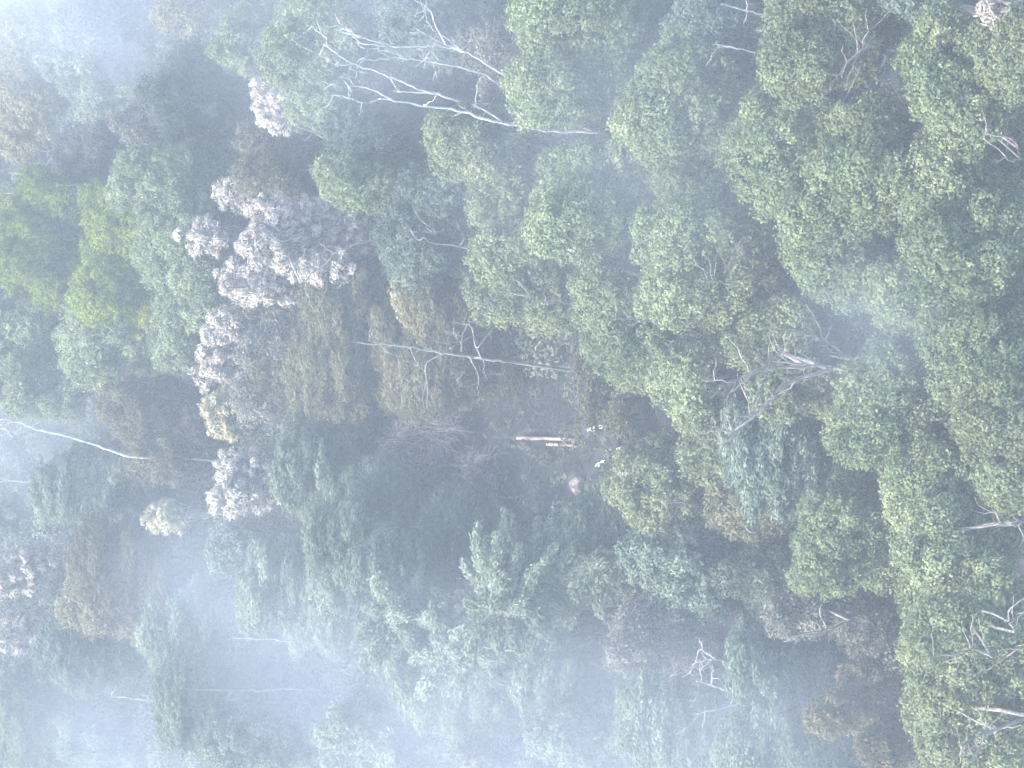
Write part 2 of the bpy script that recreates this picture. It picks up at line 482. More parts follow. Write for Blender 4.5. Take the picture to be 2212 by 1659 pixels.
G('bright green crown right of the yellowish fronted one', [(1480, 520, 90, 85), (1580, 560, 90, 85), (1470, 630, 75, 65), (1570, 660, 75, 50)], 14, 'green', tint=.6,
  boughs=[([(1660, 560), (1600, 600), (1560, 610), (1520, 600)], .11, .04, -4, 8), ([(1640, 530), (1590, 560), (1560, 590)], .09, .03, -4, 5)])
G('crown below the bright one with a thin pale bough across it', [(1350, 700, 80, 75), (1400, 770, 75, 60), (1300, 640, 60, 60)], 13, 'green', tint=.42,
  boughs=[([(1530, 720), (1450, 705), (1380, 690), (1310, 690)], .10, .04, -4, 8), ([(1460, 740), (1430, 770), (1410, 800)], .07, .03, -4, 5)])
G('small fresh green crown hanging over the clearing from the right', [(1470, 815, 50, 60), (1500, 860, 30, 32)], 13, 'green', tint=.62)
G('crown in the upper right middle, above the hazy wisp', [(1800, 540, 95, 85), (1880, 590, 85, 75), (1760, 470, 60, 55)], 13, 'green', tint=.4)
G('broad crown at the right, under the wide edge crown', [(2010, 400, 85, 80), (2100, 430, 95, 80), (2190, 400, 50, 60)], 13, 'green', tint=.46)
G('deep green crown against the right edge, halfway down the upper half', [(2060, 560, 100, 85), (2160, 590, 80, 90)], 13.5, 'green', tint=.36)
G('crown left of the deep green edge crown', [(1960, 640, 75, 65), (2040, 690, 70, 60)], 13, 'green', tint=.5)
G('pale thin crown crossed by bright white forked boughs', [(1700, 760, 95, 90), (1790, 820, 90, 80), (1680, 850, 60, 55), (1790, 700, 80, 60)], 13, 'lime', 'fine', dens=.75, tint=.3, group='thin pale crowns',
  boughs=[([(1830, 800), (1760, 790), (1700, 782), (1655, 782)], .16, .06, -5, 10), ([(1790, 800), (1730, 820), (1660, 860), (1620, 905), (1590, 935)], .20, .10, -5.5, 6),
          ([(1740, 790), (1650, 796), (1610, 812), (1565, 825), (1520, 820)], .15, .06, -5.5, 6), ([(1590, 935), (1560, 965), (1552, 990)], .09, .03, -5.5, 4), ([(1590, 935), (1550, 930), (1530, 938)], .08, .03, -5.5, 3),
          ([(1740, 785), (1700, 760), (1660, 745)], .10, .04, -5, 6), ([(1850, 780), (1810, 750), (1780, 730)], .08, .03, -5, 6), ([(1610, 812), (1580, 850), (1560, 880)], .07, .03, -5.5, 2)])
G('full crown right of the pale forked one', [(1920, 850, 90, 85), (1990, 920, 90, 80), (1870, 930, 65, 60)], 13, 'green', tint=.42)
G('crown at the right edge beside a narrow dark gap', [(2110, 760, 70, 90), (2180, 720, 60, 80)], 13.5, 'green', tint=.38)
G('crown at the right edge below the dark gap', [(2150, 900, 85, 85), (2200, 850, 50, 60)], 13.5, 'lime', tint=.3)
G('crown under the full one, its left side catching yellow light', [(2000, 1050, 80, 90), (2080, 1020, 75, 60), (1990, 1140, 50, 40)], 13, 'green', tint=.55)
G('round separate crown in the smoke, lower right', [(1815, 1150, 90, 75), (1790, 1210, 70, 55), (1870, 1110, 70, 60), (1890, 1190, 60, 60)], 12, 'green', tint=.5)
G('bright edged crown at the right, above the lowest dark gap', [(2040, 1150, 90, 75), (2130, 1130, 80, 80), (2000, 1200, 50, 45)], 14, 'green', tint=.6,
  boughs=[([(2212, 1128), (2180, 1130), (2140, 1138)], .18, .08, -5, 4), ([(2180, 1130), (2160, 1105)], .11, .05, -5, 2)])
G('crown at the right edge just below its middle', [(2180, 1030, 60, 75)], 13, 'green', tint=.45)
G('tall crown in the lower right with a forked white stem by the edge', [(2090, 1300, 100, 80), (2050, 1400, 75, 80), (2140, 1390, 90, 90)], 14, 'green', tint=.5,
  boughs=[([(2195, 1365), (2192, 1325), (2200, 1290)], .13, .05, -5, 3), ([(2192, 1345), (2212, 1315)], .10, .06, -5, 1), ([(2150, 1420), (2110, 1405), (2060, 1412), (2010, 1420)], .12, .04, -5, 9)])
G('bright crown in the bottom right corner with a long white bough', [(2060, 1510, 95, 75), (2130, 1590, 90, 80), (2060, 1620, 60, 60), (2180, 1500, 70, 70)], 14, 'lime', tint=.45,
  boughs=[([(2212, 1545), (2160, 1570), (2110, 1590), (2070, 1610)], .20, .06, -5, 10), ([(2150, 1575), (2120, 1610), (2090, 1630)], .1, .03, -5, 8), ([(2190, 1400), (2150, 1390)], .08, .04, -4, 3)])
G('small crown bridging the gap at the bottom right', [(1990, 1290, 45, 50)], 11, 'green', tint=.4)
# between the clearing and the right
G('yellow green crown on the near side of the clearing', [(1400, 1040, 75, 70), (1450, 1100, 80, 60), (1480, 1010, 60, 60)], 11, 'lime', 'fine', tint=.5, group='thin pale crowns',
  boughs=[([(1640, 1092), (1560, 1095), (1480, 1090), (1440, 1100)], .12, .04, -3, 7), ([(1600, 1105), (1565, 1122), (1540, 1142)], .12, .07, -3, 2)])
G('slim yellow green crown right of the clearing', [(1540, 960, 60, 80), (1520, 900, 50, 40)], 10, 'lime', 'fine', tint=.35, group='thin pale crowns')
G('hazy drooping crown under the white forked boughs', [(1680, 990, 110, 85), (1740, 1020, 70, 70)], 10, 'dull', 'plume', tint=.5, group='feathery trees')
G('pale crown with a lying white stem in front', [(1610, 1080, 75, 60), (1660, 1130, 60, 40)], 8, 'olive', 'fine', tint=.5, group='thin pale crowns',
  boughs=[([(1700, 1094), (1640, 1092), (1590, 1096)], .12, .05, -3, 4)])
G('dark crown under the yellow green one, lower middle', [(1440, 1200, 75, 55), (1500, 1260, 90, 70), (1580, 1220, 75, 50)], 9, 'dull', tint=.62)
G('low dark crown left of the round smoky one', [(1650, 1250, 70, 60)], 6, 'dark', tint=.6)
# left hand greens
G('rounded bright green crown at the left edge', [(100, 460, 85, 65), (40, 540, 65, 65), (150, 530, 70, 60), (120, 600, 60, 50)], 12.5, 'lush', tint=.48, group='bright crowns on the left')
G('brightest yellow green crown, right of the rounded left edge one', [(250, 490, 62, 85), (280, 590, 60, 70), (215, 640, 55, 50), (300, 660, 40, 45)], 13, 'lush', tint=.56, group='bright crowns on the left')
G('hazy green crown above the yellow green one', [(350, 390, 80, 60), (440, 370, 75, 55), (390, 440, 80, 50)], 12, 'green', tint=.42, group='bright crowns on the left')
G('soft green crown between the yellow green and the white trees', [(390, 540, 80, 80), (420, 650, 60, 90), (380, 740, 50, 50)], 11.5, 'green', tint=.5, group='bright crowns on the left')
G('wide pale green crown low on the left edge', [(60, 680, 90, 65), (100, 750, 90, 75), (30, 760, 50, 50)], 12, 'green', tint=.35, group='bright crowns on the left')
G('green crown hanging beside the small dark gap on the left', [(220, 710, 70, 70), (200, 780, 50, 50), (310, 720, 50, 70)], 12, 'green', tint=.62, group='bright crowns on the left')
G('washed out crown under the wide pale one', [(110, 850, 90, 50), (20, 820, 50, 45)], 12, 'lime', 'fine', tint=.5, group='bright crowns on the left')
G('tall pale crown filling the top left corner', [(60, 110, 75, 95), (50, 240, 85, 90), (110, 190, 50, 60)], 13, 'straw', 'fine', tint=.35, group='hazy crowns at the top')
G('small yellowish crown deep in smoke near the top', [(560, 60, 60, 55), (530, 110, 65, 40)], 11, 'lime', 'fine', tint=.35, group='hazy crowns at the top')
G('big hazy crown left of the bare white trunks', [(700, 70, 95, 80), (640, 130, 75, 60), (790, 60, 70, 60)], 12, 'green', tint=.45, group='hazy crowns at the top')
G('green crown under the bare white trunks on the left', [(690, 200, 65, 70), (740, 240, 55, 45)], 11.5, 'green', tint=.5, group='hazy crowns at the top')
G('blue grey crown at the top edge behind the bare trunks', [(930, 50, 100, 60), (1010, 20, 60, 40)], 9, 'dull', tint=.4, group='hazy crowns at the top')
G('small light crown with a short white stem to its right', [(780, 390, 75, 48), (850, 370, 50, 30)], 11, 'green', tint=.6, group='hazy crowns at the top',
  boughs=[([(918, 412), (895, 417), (862, 412)], .15, .12, -2.5, 0)])
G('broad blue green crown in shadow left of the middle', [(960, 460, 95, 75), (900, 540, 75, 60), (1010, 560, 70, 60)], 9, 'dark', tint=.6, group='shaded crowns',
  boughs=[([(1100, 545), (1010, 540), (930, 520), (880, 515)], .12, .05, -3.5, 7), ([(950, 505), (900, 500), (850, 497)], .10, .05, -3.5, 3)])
G('smoky crown far up in the top left', [(240, 60, 110, 60), (340, 110, 90, 60)], 9, 'dull', 'fine', tint=.6, group='hazy crowns at the top')
G('smoky crown with two short white stems, upper left', [(220, 170, 90, 60), (130, 130, 40, 40)], 9, 'sage', 'fine', tint=0.40, group='hazy crowns at the top',
  boughs=[([(200, 152), (172, 128)], .13, .07, -3, 1), ([(200, 156), (160, 138)], .12, .06, -3, 1), ([(235, 112), (200, 108)], .08, .05, -3, 2)])
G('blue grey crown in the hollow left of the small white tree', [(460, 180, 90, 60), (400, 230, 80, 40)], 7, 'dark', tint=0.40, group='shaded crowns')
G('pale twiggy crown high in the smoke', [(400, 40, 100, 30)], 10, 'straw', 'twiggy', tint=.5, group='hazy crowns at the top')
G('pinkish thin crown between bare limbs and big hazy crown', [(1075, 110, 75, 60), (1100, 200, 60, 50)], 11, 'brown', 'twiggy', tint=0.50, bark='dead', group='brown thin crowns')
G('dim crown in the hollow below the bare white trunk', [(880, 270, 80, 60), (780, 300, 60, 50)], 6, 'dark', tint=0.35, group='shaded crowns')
G('olive tinted crown below the bare white trunk', [(890, 350, 60, 30)], 5, 'olive', 'fine', tint=.3, group='shaded crowns')
G('hazy crown filling the space between the large top crown and the very wide one', [(1450, 330, 95, 75), (1420, 260, 60, 50)], 12, 'green', tint=.5)
G('crown wedged between the bright green one and the two-lobed one', [(1580, 430, 70, 60), (1640, 450, 50, 45)], 11, 'green', tint=.35)
G('crown filling in along the right edge above the deep green one', [(2150, 490, 75, 60)], 11.5, 'green', tint=.4)
# brown and olive trees
G('brown conical tree in smoke on the upper left', [(200, 345, 70, 60), (240, 300, 50, 40)], 8, 'brown', 'fine', tint=.45, group='brown thin crowns')
G('wide thin brown scrub tree at the upper left', [(380, 245, 90, 45), (460, 260, 70, 40), (300, 270, 60, 40)], 7, 'brown', 'twiggy', tint=0.45, bark='dead', group='brown thin crowns')
G('olive brown tree under the small white tree', [(610, 380, 90, 40), (680, 390, 60, 40)], 8, 'olive', 'fine', tint=.22, group='brown thin crowns')
G('small olive tree with a dark curved bough', [(570, 300, 50, 35), (640, 290, 60, 40)], 8, 'olive', 'fine', tint=.35, dens=.7, group='brown thin crowns')
G('large olive feathery tree in the middle left', [(740, 690, 95, 90), (800, 650, 80, 62), (720, 790, 85, 78), (860, 700, 70, 70), (820, 760, 75, 70)], 9, 'olive', 'plume', tint=.52, group='feathery trees')
G('grey olive bushy tree between the two leaning plumes', [(880, 740, 80, 75), (900, 820, 70, 55)], 7, 'olive', 'plume', tint=.4, group='feathery trees')
G('grey bushy tree low between the olive tree and the long pale trunk', [(640, 830, 90, 60), (720, 870, 80, 55)], 7, 'olive', 'fine', tint=.5, group='feathery trees')
G('straw coloured plume standing up beside the olive tree', [(905, 650, 28, 40), (880, 620, 25, 30)], 11, 'straw', 'plume', tint=.3, group='feathery trees')
G('dark olive feathery tree behind the grey leaning trunk', [(980, 690, 80, 60), (1060, 760, 80, 70), (950, 790, 80, 70), (1030, 690, 70, 55)], 8, 'olive', 'plume', tint=.18, group='feathery trees')
G('olive tree low on the left under the small dark gap', [(300, 880, 75, 50), (370, 900, 60, 75), (340, 980, 60, 55)], 10, 'olive', 'fine', tint=.3, group='olive trees')
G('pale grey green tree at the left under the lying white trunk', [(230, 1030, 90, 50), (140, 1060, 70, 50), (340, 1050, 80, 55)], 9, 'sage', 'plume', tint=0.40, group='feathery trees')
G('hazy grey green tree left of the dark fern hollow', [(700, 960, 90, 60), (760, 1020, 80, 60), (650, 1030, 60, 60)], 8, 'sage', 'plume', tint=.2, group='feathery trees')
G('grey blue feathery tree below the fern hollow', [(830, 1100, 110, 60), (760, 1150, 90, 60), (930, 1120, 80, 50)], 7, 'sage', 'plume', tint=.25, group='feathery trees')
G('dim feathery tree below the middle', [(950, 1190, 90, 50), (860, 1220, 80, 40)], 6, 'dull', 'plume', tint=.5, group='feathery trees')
G('dense olive tree above the orange tipped one, lower left', [(250, 1210, 85, 65), (320, 1250, 60, 60)], 10, 'olive', 'plume', tint=.28, group='olive trees')
G('orange tipped tree at the lower left', [(210, 1310, 75, 50), (290, 1330, 60, 55)], 10, 'straw', 'fine', tint=.35, group='olive trees')
G('dark green tree below the orange tipped one', [(200, 1420, 90, 50), (140, 1390, 50, 40), (280, 1400, 60, 45)], 9, 'dull', 'plume', tint=.45, group='olive trees')
G('pale sprayed tree in lower left smoke', [(410, 1380, 90, 55), (440, 1320, 50, 50)], 9, 'sage', 'plume', tint=0.40, group='olive trees')
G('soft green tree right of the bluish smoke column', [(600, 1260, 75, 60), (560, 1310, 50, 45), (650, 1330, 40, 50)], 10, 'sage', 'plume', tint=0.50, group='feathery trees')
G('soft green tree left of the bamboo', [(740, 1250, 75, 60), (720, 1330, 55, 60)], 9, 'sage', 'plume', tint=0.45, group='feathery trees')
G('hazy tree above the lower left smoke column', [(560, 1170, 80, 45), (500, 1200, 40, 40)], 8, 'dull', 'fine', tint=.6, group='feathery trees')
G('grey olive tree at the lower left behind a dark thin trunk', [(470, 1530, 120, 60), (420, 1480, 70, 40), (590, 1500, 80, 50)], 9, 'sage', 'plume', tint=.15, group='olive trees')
G('grey tree at the bottom left, right of the blue smoke', [(560, 1600, 100, 50), (680, 1590, 80, 50)], 8, 'dull', 'fine', tint=.6, group='olive trees')
G('small green tree in the bottom left corner', [(60, 1590, 60, 60), (90, 1640, 50, 30)], 9, 'lime', 'plume', tint=.25, group='olive trees')
G('dim tree at the bottom left beside the corner tree', [(200, 1600, 70, 45), (300, 1640, 80, 30)], 7, 'dull', 'fine', tint=.5, group='olive trees')
G('dusky scrub tree at the left edge near the bottom', [(60, 1490, 80, 45), (150, 1500, 70, 40)], 7, 'brown', 'fine', tint=0.40, group='brown thin crowns')
G('dark green sliver of a crown at the left edge', [(15, 1010, 40, 55), (5, 1110, 30, 40)], 8, 'dark', tint=.6, group='shaded crowns')
G('pale hazy crown at the lower middle in the thickest smoke', [(960, 1490, 85, 60), (1040, 1540, 80, 45), (900, 1440, 50, 40)], 10, 'lime', 'plume', tint=.55, group='feathery trees')
G('pale crown right of the thickest smoke', [(1180, 1450, 75, 60), (1240, 1500, 60, 50)], 9, 'sage', 'plume', tint=0.50, group='feathery trees')
G('grey green crown above the clearing of the lower middle', [(1270, 1160, 80, 60), (1310, 1110, 50, 50), (1340, 1190, 50, 40)], 8, 'sage', 'plume', tint=0.35, group='feathery trees')
G('brown thin tree in the lower right, above a pale bough', [(1790, 1300, 100, 45), (1720, 1330, 70, 40), (1880, 1350, 80, 50)], 8, 'brown', 'fine', tint=.6, bark='dead', group='brown thin crowns',
  boughs=[([(1830, 1340), (1780, 1360), (1720, 1370), (1690, 1385)], .13, .05, -3, 5)])
G('rusty brown tree beside the lower right bright crown', [(1890, 1500, 70, 45), (1810, 1540, 50, 30), (1900, 1550, 60, 40), (1870, 1470, 30, 30)], 8, 'rust', 'round', tint=.55, group='brown thin crowns')
G('dark yellowish tree under the rusty one', [(1960, 1590, 60, 45), (1910, 1620, 60, 35)], 7, 'rust', 'fine', tint=.2, group='brown thin crowns')
G('grey twiggy tree right of the bamboo', [(1420, 1340, 100, 60), (1380, 1400, 80, 55), (1490, 1380, 70, 50)], 8, 'brown', 'twiggy', tint=0.60, bark='dead', group='brown thin crowns')
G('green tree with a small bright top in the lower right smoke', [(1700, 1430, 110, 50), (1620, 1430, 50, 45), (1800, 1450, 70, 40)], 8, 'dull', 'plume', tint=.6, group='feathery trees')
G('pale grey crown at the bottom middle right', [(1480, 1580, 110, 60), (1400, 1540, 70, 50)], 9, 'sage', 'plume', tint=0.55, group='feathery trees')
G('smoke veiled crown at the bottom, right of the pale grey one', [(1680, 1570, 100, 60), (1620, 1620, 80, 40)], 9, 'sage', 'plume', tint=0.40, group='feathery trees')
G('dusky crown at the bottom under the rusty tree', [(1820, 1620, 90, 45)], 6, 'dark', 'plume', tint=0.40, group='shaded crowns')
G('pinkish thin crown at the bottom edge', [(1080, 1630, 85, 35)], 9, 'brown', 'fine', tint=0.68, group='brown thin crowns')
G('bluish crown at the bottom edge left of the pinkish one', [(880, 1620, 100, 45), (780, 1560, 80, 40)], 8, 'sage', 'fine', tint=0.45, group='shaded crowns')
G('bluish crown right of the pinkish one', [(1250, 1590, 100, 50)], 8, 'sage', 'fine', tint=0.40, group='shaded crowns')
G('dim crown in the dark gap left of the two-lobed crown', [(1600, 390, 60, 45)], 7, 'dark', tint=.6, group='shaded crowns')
G('dim brown thicket in the top gap between crowns', [(1610, 80, 60, 60)], 5, 'brown', 'twiggy', tint=.3, group='shaded crowns')

# trees in pale silvery leaf
GP = 'trees in silvery white leaf'
def P(label, ells, h, boughs=(), mat='pale', **k):
    return tree('silvery_tree', 'blossom', mat, h, ells, label, GP, bark='dead', boughs=boughs, **k)
P('small white leaved tree beside the upper left green crown', [(590, 200, 45, 38), (600, 250, 45, 35)], 11, [([(740, 335), (700, 300), (650, 275), (620, 250)], .14, .06, -1.5, 6)])
P('small white tree left of the biggest white one', [(445, 515, 50, 42)], 11.5)
P('biggest white leaved tree, left of the middle', [(640, 480, 100, 45), (570, 530, 55, 40), (780, 510, 90, 50), (690, 570, 90, 45), (740, 470, 70, 35)], 14, [([(650, 610), (700, 570), (735, 535), (800, 520)], .13, .05, -3, 8)], dens=1.15)
P('white tree with a pale lying trunk under the biggest one', [(570, 620, 80, 45), (520, 600, 50, 35), (620, 590, 55, 30)], 11.5, [([(700, 653), (640, 652), (590, 648)], .2, .08, -2, 3)])
P('narrow white tuft below the big white trees', [(490, 700, 42, 32), (465, 725, 30, 15)], 11)
P('white tree with a long pale trunk to its right', [(470, 790, 52, 48), (520, 820, 40, 35)], 11, [([(730, 850), (660, 830), (600, 815), (540, 812)], .15, .07, -1.5, 4)], tint=.3)
P('yellowish white tree on a slanting pale trunk', [(490, 880, 55, 38), (490, 925, 35, 25)], 11, [([(650, 925), (590, 912), (530, 895)], .16, .08, -1.5, 2), ([(660, 948), (600, 945), (540, 935)], .10, .05, -1.5, 0)], mat='cream')
P('white tree in blue smoke, middle left', [(530, 1010, 65, 40), (510, 1070, 60, 40), (580, 1060, 50, 45)], 10.5)
P('small cream white tuft low on the left', [(360, 1115, 42, 34)], 10.5, mat='cream')
P('greyish white tree at the left edge', [(60, 1220, 75, 45), (30, 1260, 60, 35)], 10, tint=.2)
P('lower greyish white tree at the left edge', [(60, 1360, 75, 42)], 10, tint=.2)
P('pinkish white tree in the top right corner', [(2165, 20, 55, 30)], 15, tint=.1)
P('faint white tree above the biggest white one', [(500, 415, 35, 28), (530, 440, 30, 22)], 10, [([(560, 445), (520, 420), (480, 400)], .08, .04, -1.5, 3)], dens=.6)

# feathery trees of the grey shrubby slope in front of the white trees
G('grey twiggy tree right of the white trees', [(600, 760, 85, 60), (560, 860, 70, 50), (640, 700, 60, 40)], 8, 'brown', 'twiggy', tint=0.60, bark='dead', group='brown thin crowns')

# bamboo
GB = 'bamboo clumps in the lower middle'
bamboo(900, 1370, 12, 130, 120, 'pale bamboo clump with upright sprays in the lower middle smoke', 'sage', 53, 5, (-.3, 0), GB)
bamboo(1130, 1270, 13, 140, 130, 'bamboo clump arching up toward the clearing', 'sage', 67, 6, (.35, 0), GB)
bamboo(1030, 1400, 12, 130, 110, 'bamboo clump between the pale and the arching one', 'sage', 49, 8, (0, 0), GB)
bamboo(1290, 1230, 9, 80, 70, 'small bamboo clump right of the arching one', 'sage', 35, 9, (.2, 0), GB)

G('full feathery crown inside the pale bamboo sprays', [(920, 1400, 80, 75), (880, 1340, 55, 50)], 9, 'sage', 'plume', tint=.5, group='feathery trees')
G('full feathery crown behind the arching bamboo, below the clearing', [(1110, 1260, 80, 70), (1160, 1330, 80, 65), (1090, 1340, 70, 60)], 9, 'sage', 'plume', tint=.42, group='feathery trees')
G('pale feathery crown between the two tallest bamboo clumps', [(1020, 1420, 75, 70), (1080, 1470, 75, 60)], 9.5, 'sage', 'plume', tint=.55, group='feathery trees')
G('blue grey feathery crown under the hollow of dry shrubs', [(1010, 1130, 80, 50), (1080, 1150, 70, 45)], 4, 'dull', 'plume', tint=.35, group='feathery trees')

# bare trees
GD = 'bare dead trees with white limbs'
bare_tree('bare_tree', (1450, 300), 0, [
  ([(1330, 300), (1285, 288), (1200, 282), (1120, 272), (1060, 262), (1000, 240), (940, 232), (880, 222), (820, 214)], .24, .09),
  ([(820, 214), (780, 222), (740, 205)], .10, .03), ([(840, 216), (790, 190), (760, 185)], .09, .03),
  ([(1090, 268), (1060, 245), (1020, 225)], .13, .06), ([(1300, 292), (1240, 270), (1180, 265)], .12, .04)],
  'long white leaning trunk in the upper middle, its pieces striped by shadow', GD, twigs=3)
bare_tree('bare_tree', (1330, 180), 1.0, [
  ([(1120, 180), (1070, 150), (1010, 115), (950, 100), (860, 100), (800, 96), (770, 92)], .17, .07),
  ([(1000, 112), (960, 95), (930, 80), (900, 60)], .10, .03), ([(960, 95), (940, 60), (925, 20), (900, 0)], .10, .03), ([(990, 108), (960, 80), (940, 65)], .08, .03),
  ([(860, 100), (800, 85), (760, 80)], .08, .03)],
  'bare white limbs reaching up left near the top edge', GD, twigs=4)
bare_tree('bare_tree', (1320, 215), 1.0, [
  ([(1110, 215), (1060, 170), (1000, 148), (940, 135), (880, 125), (820, 128), (770, 130)], .12, .05), ([(880, 125), (820, 110), (780, 128)], .07, .03)],
  'thin bare limb curving between two thicker white ones, upper middle', GD, twigs=2)
bare_tree('bare_tree', (1290, 225), 1.5, [
  ([(1010, 225), (950, 205), (900, 192), (850, 168), (800, 150), (760, 138), (700, 95)], .14, .06), ([(950, 203), (900, 200), (860, 198)], .12, .06), ([(760, 138), (730, 140), (700, 125)], .07, .03)],
  'white limb slanting down across the dark hollow, upper middle', GD, twigs=2)
bare_tree('bare_tree', (300, 332), 1.0, [([(190, 332), (140, 328), (70, 326), (-20, 322)], .26, .14)], 'straight white trunk at the left edge above the bright crown', GD, twigs=1)
bare_tree('bare_tree', (200, 415), 2.0, [([(90, 420), (40, 419), (-20, 417)], .18, .12)], 'short white trunk at the left edge just above the bright crown', GD, twigs=1)
bare_tree('bare_tree', (460, 1000), 3, [([(270, 985), (210, 963), (150, 945), (90, 930), (40, 912), (-10, 905)], .19, .10), ([(60, 920), (40, 930), (25, 945)], .07, .04)], 'curved white trunk at the left edge under the washed out crown', GD, twigs=3)
bare_tree('bare_tree', (1290, 800), 0.5, [
  ([(1130, 785), (1080, 778), (1010, 770), (950, 762), (890, 752), (840, 746), (760, 738)], .21, .08),
  ([(1040, 772), (1030, 745), (1015, 715), (1012, 700)], .10, .05, -.5), ([(1012, 700), (1000, 725), (995, 760)], .08, .06, -.5), ([(1032, 750), (1050, 720), (1075, 700)], .09, .03, -.5),
  ([(960, 765), (930, 785), (925, 830), (920, 880)], .11, .04, -.6), ([(1020, 775), (1030, 810), (1040, 835)], .08, .03, -.6), ([(1045, 775), (1048, 820)], .07, .03, -.5), ([(890, 752), (900, 780), (910, 800)], .06, .03, -.5)],
  'grey forked trunk leaning across the dark olive tree above the clearing', GD, bark='dead', twigs=3)
bare_tree('bare_tree', (270, 432), 3, [([(235, 430), (200, 415), (170, 392)], .13, .05), ([(225, 425), (190, 420), (160, 410)], .10, .04), ([(215, 420), (180, 400), (175, 385)], .08, .03)], 'fan of thin pale limbs over the bright left crown', GD, bark='dead', twigs=3)
bare_tree('bare_tree', (1760, 1480), 2, [([(1670, 1470), (1625, 1448), (1580, 1432), (1540, 1420), (1510, 1402)], .16, .06), ([(1545, 1420), (1525, 1425)], .06, .03)], 'bare white limb in the smoke right of the grey twiggy tree', GD, twigs=4)
bare_tree('bare_tree', (1730, 1510), 2, [([(1610, 1505), (1585, 1498), (1545, 1482), (1510, 1472)], .15, .06), ([(1600, 1520), (1560, 1530), (1520, 1538)], .12, .05)], 'pair of white limbs low in the smoke, lower right middle', GD, twigs=3)
bare_tree('bare_tree', (450, 270), 3, [([(350, 262), (300, 256), (250, 245)], .14, .08)], 'faint white trunk in the upper left smoke beside the brown scrub', GD, twigs=1)
bare_tree('bare_tree', (760, 1388), 2, [([(680, 1387), (640, 1385), (590, 1382), (500, 1378)], .12, .06)], 'thin pale trunk in the blue gap left of the bamboo', GD, twigs=2)
bare_tree('bare_tree', (480, 1530), 2, [([(380, 1522), (340, 1515), (290, 1508), (230, 1504)], .17, .10)], 'pale trunk over the blue gap at the lower left', GD, twigs=2)
bare_tree('bare_tree', (690, 1495), 3, [([(560, 1492), (500, 1490), (400, 1488)], .11, .07)], 'dark thin trunk in front of the lower left olive tree', None, bark='twig', twigs=1)
bare_tree('bare_tree', (1860, 120), 1, [([(1650, 118), (1600, 108), (1550, 95)], .10, .06)], 'pale trunk in the dark gap below the top edge, right of middle', GD, twigs=2)
bare_tree('bare_tree', (1860, 35), 3, [([(1650, 30), (1610, 20), (1560, 8)], .11, .06)], 'white trunk crossing the top edge beside the olive green crown', GD, twigs=2)
bare_tree('bare_tree', (200, 1045), 2, [([(110, 1046), (60, 1042), (10, 1036)], .15, .10)], 'short white trunk at the left edge over dark foliage', GD, twigs=1)
bare_tree('bare_tree', (1150, 1405), 6, [([(1110, 1405), (1075, 1402), (1040, 1396)], .14, .09, -5)], 'short pale trunk showing between the bamboo sprays', GD, twigs=1)

# leafless scrub in the hollow
GS = 'dry shrubs in the hollow'
twig_shrub(880, 950, 3.5, 75, 'leafless mauve shrub at the left of the hollow', 21, 60, group=GS)
twig_shrub(960, 930, 3.0, 70, 'leafless shrub in the middle of the hollow under the forked trunk', 22, 60, group=GS)
twig_shrub(900, 1030, 3.0, 75, 'leafless shrub at the bottom of the hollow', 23, 50, group=GS)
twig_shrub(1020, 1010, 2.2, 60, 'thin leafless shrub left of the sawn log', 24, 34, group=GS)
twig_shrub(820, 1010, 3.5, 60, 'tangled leafless shrub nearest the hazy olive tree', 25, 50, group=GS)
twig_shrub(1060, 1080, 2.0, 70, 'low bare shrub below the sawn log', 26, 30, group=GS)
twig_shrub(1990, 160, 3, 60, 'grey bare shrub in the dark gap between top right crowns', 27, 40)
twig_shrub(1460, 1480, 4, 90, 'pale bare shrub in smoke below the grey twiggy tree', 28, 60, mat='dead')
twig_shrub(250, 830, 5, 50, 'purplish bare shrub in the small gap on the left', 29, 50)

# ------------------------------------------------------------------ clearing: log, sawn wood, boulder, low plants
def log(name, uv0, uv1, r, z, label, cut=(.62, .36, .2), mat=None, group=None, cat='log'):
    rng = np.random.default_rng(int(uv0[0]))
    a = at_z(*uv0, z); b = at_z(*uv1, z)
    root = empty(name, (a + b) / 2)
    T = Tubes(); p = wiggle(a, b, 9, .012, rng); rr = r * rng.uniform(.88, 1.08, 9)
    T.add(p, rr, 12)
    T.build('bark', mat, root, (a + b) / 2)
    for k, (q, q1) in enumerate(((p[0], p[1]), (p[-1], p[-2]))):
        ax = norm(q - q1); e1 = norm(np.cross(ax, [0, 0, 1.])); e2 = np.cross(ax, e1)
        ang = np.arange(12) * 2 * PI / 12; R_ = rr[0] if k == 0 else rr[-1]
        ring = q + ax * .02 + R_ * (np.cos(ang)[:, None] * e1 + np.sin(ang)[:, None] * e2)
        ring2 = q - ax * .05 + R_ * (np.cos(ang)[:, None] * e1 + np.sin(ang)[:, None] * e2) * .98
        v = np.concatenate([ring * .0 + (q + ax * .025), ring, ring2])[11:]
        me = bpy.data.meshes.new('cut_end')
        vs = [tuple(x - (a + b) / 2) for x in v]
        fs = [(0, 1 + i, 1 + (i + 1) % 12) for i in range(12)] + [(1 + i, 13 + i, 13 + (i + 1) % 12, 1 + (i + 1) % 12) for i in range(12)]
        me.from_pydata(vs, [], fs); me.materials.append(WOOD)
        o = bpy.data.objects.new('cut_end', me); C.objects.link(o); o.parent = root
    tag(root, label, cat, group)
WOOD = bark_mat('fresh_wood', (.62, .50, .34), (.86, .76, .58))
ORANGE = bark_mat('split_red_wood', (.24, .18, .15), (.44, .34, .28), scale=(6, 1, 6))
log('sawn_log', (1118, 946), (1240, 952), .15, .55, 'orange brown split log lying alone in the clearing', mat=ORANGE)
log('sawn_log', (1182, 960), (1252, 964), .13, .45, 'paler broken length lying against the orange log', mat=bark_mat('grey_wood', (.28, .2, .17), (.45, .36, .32)))
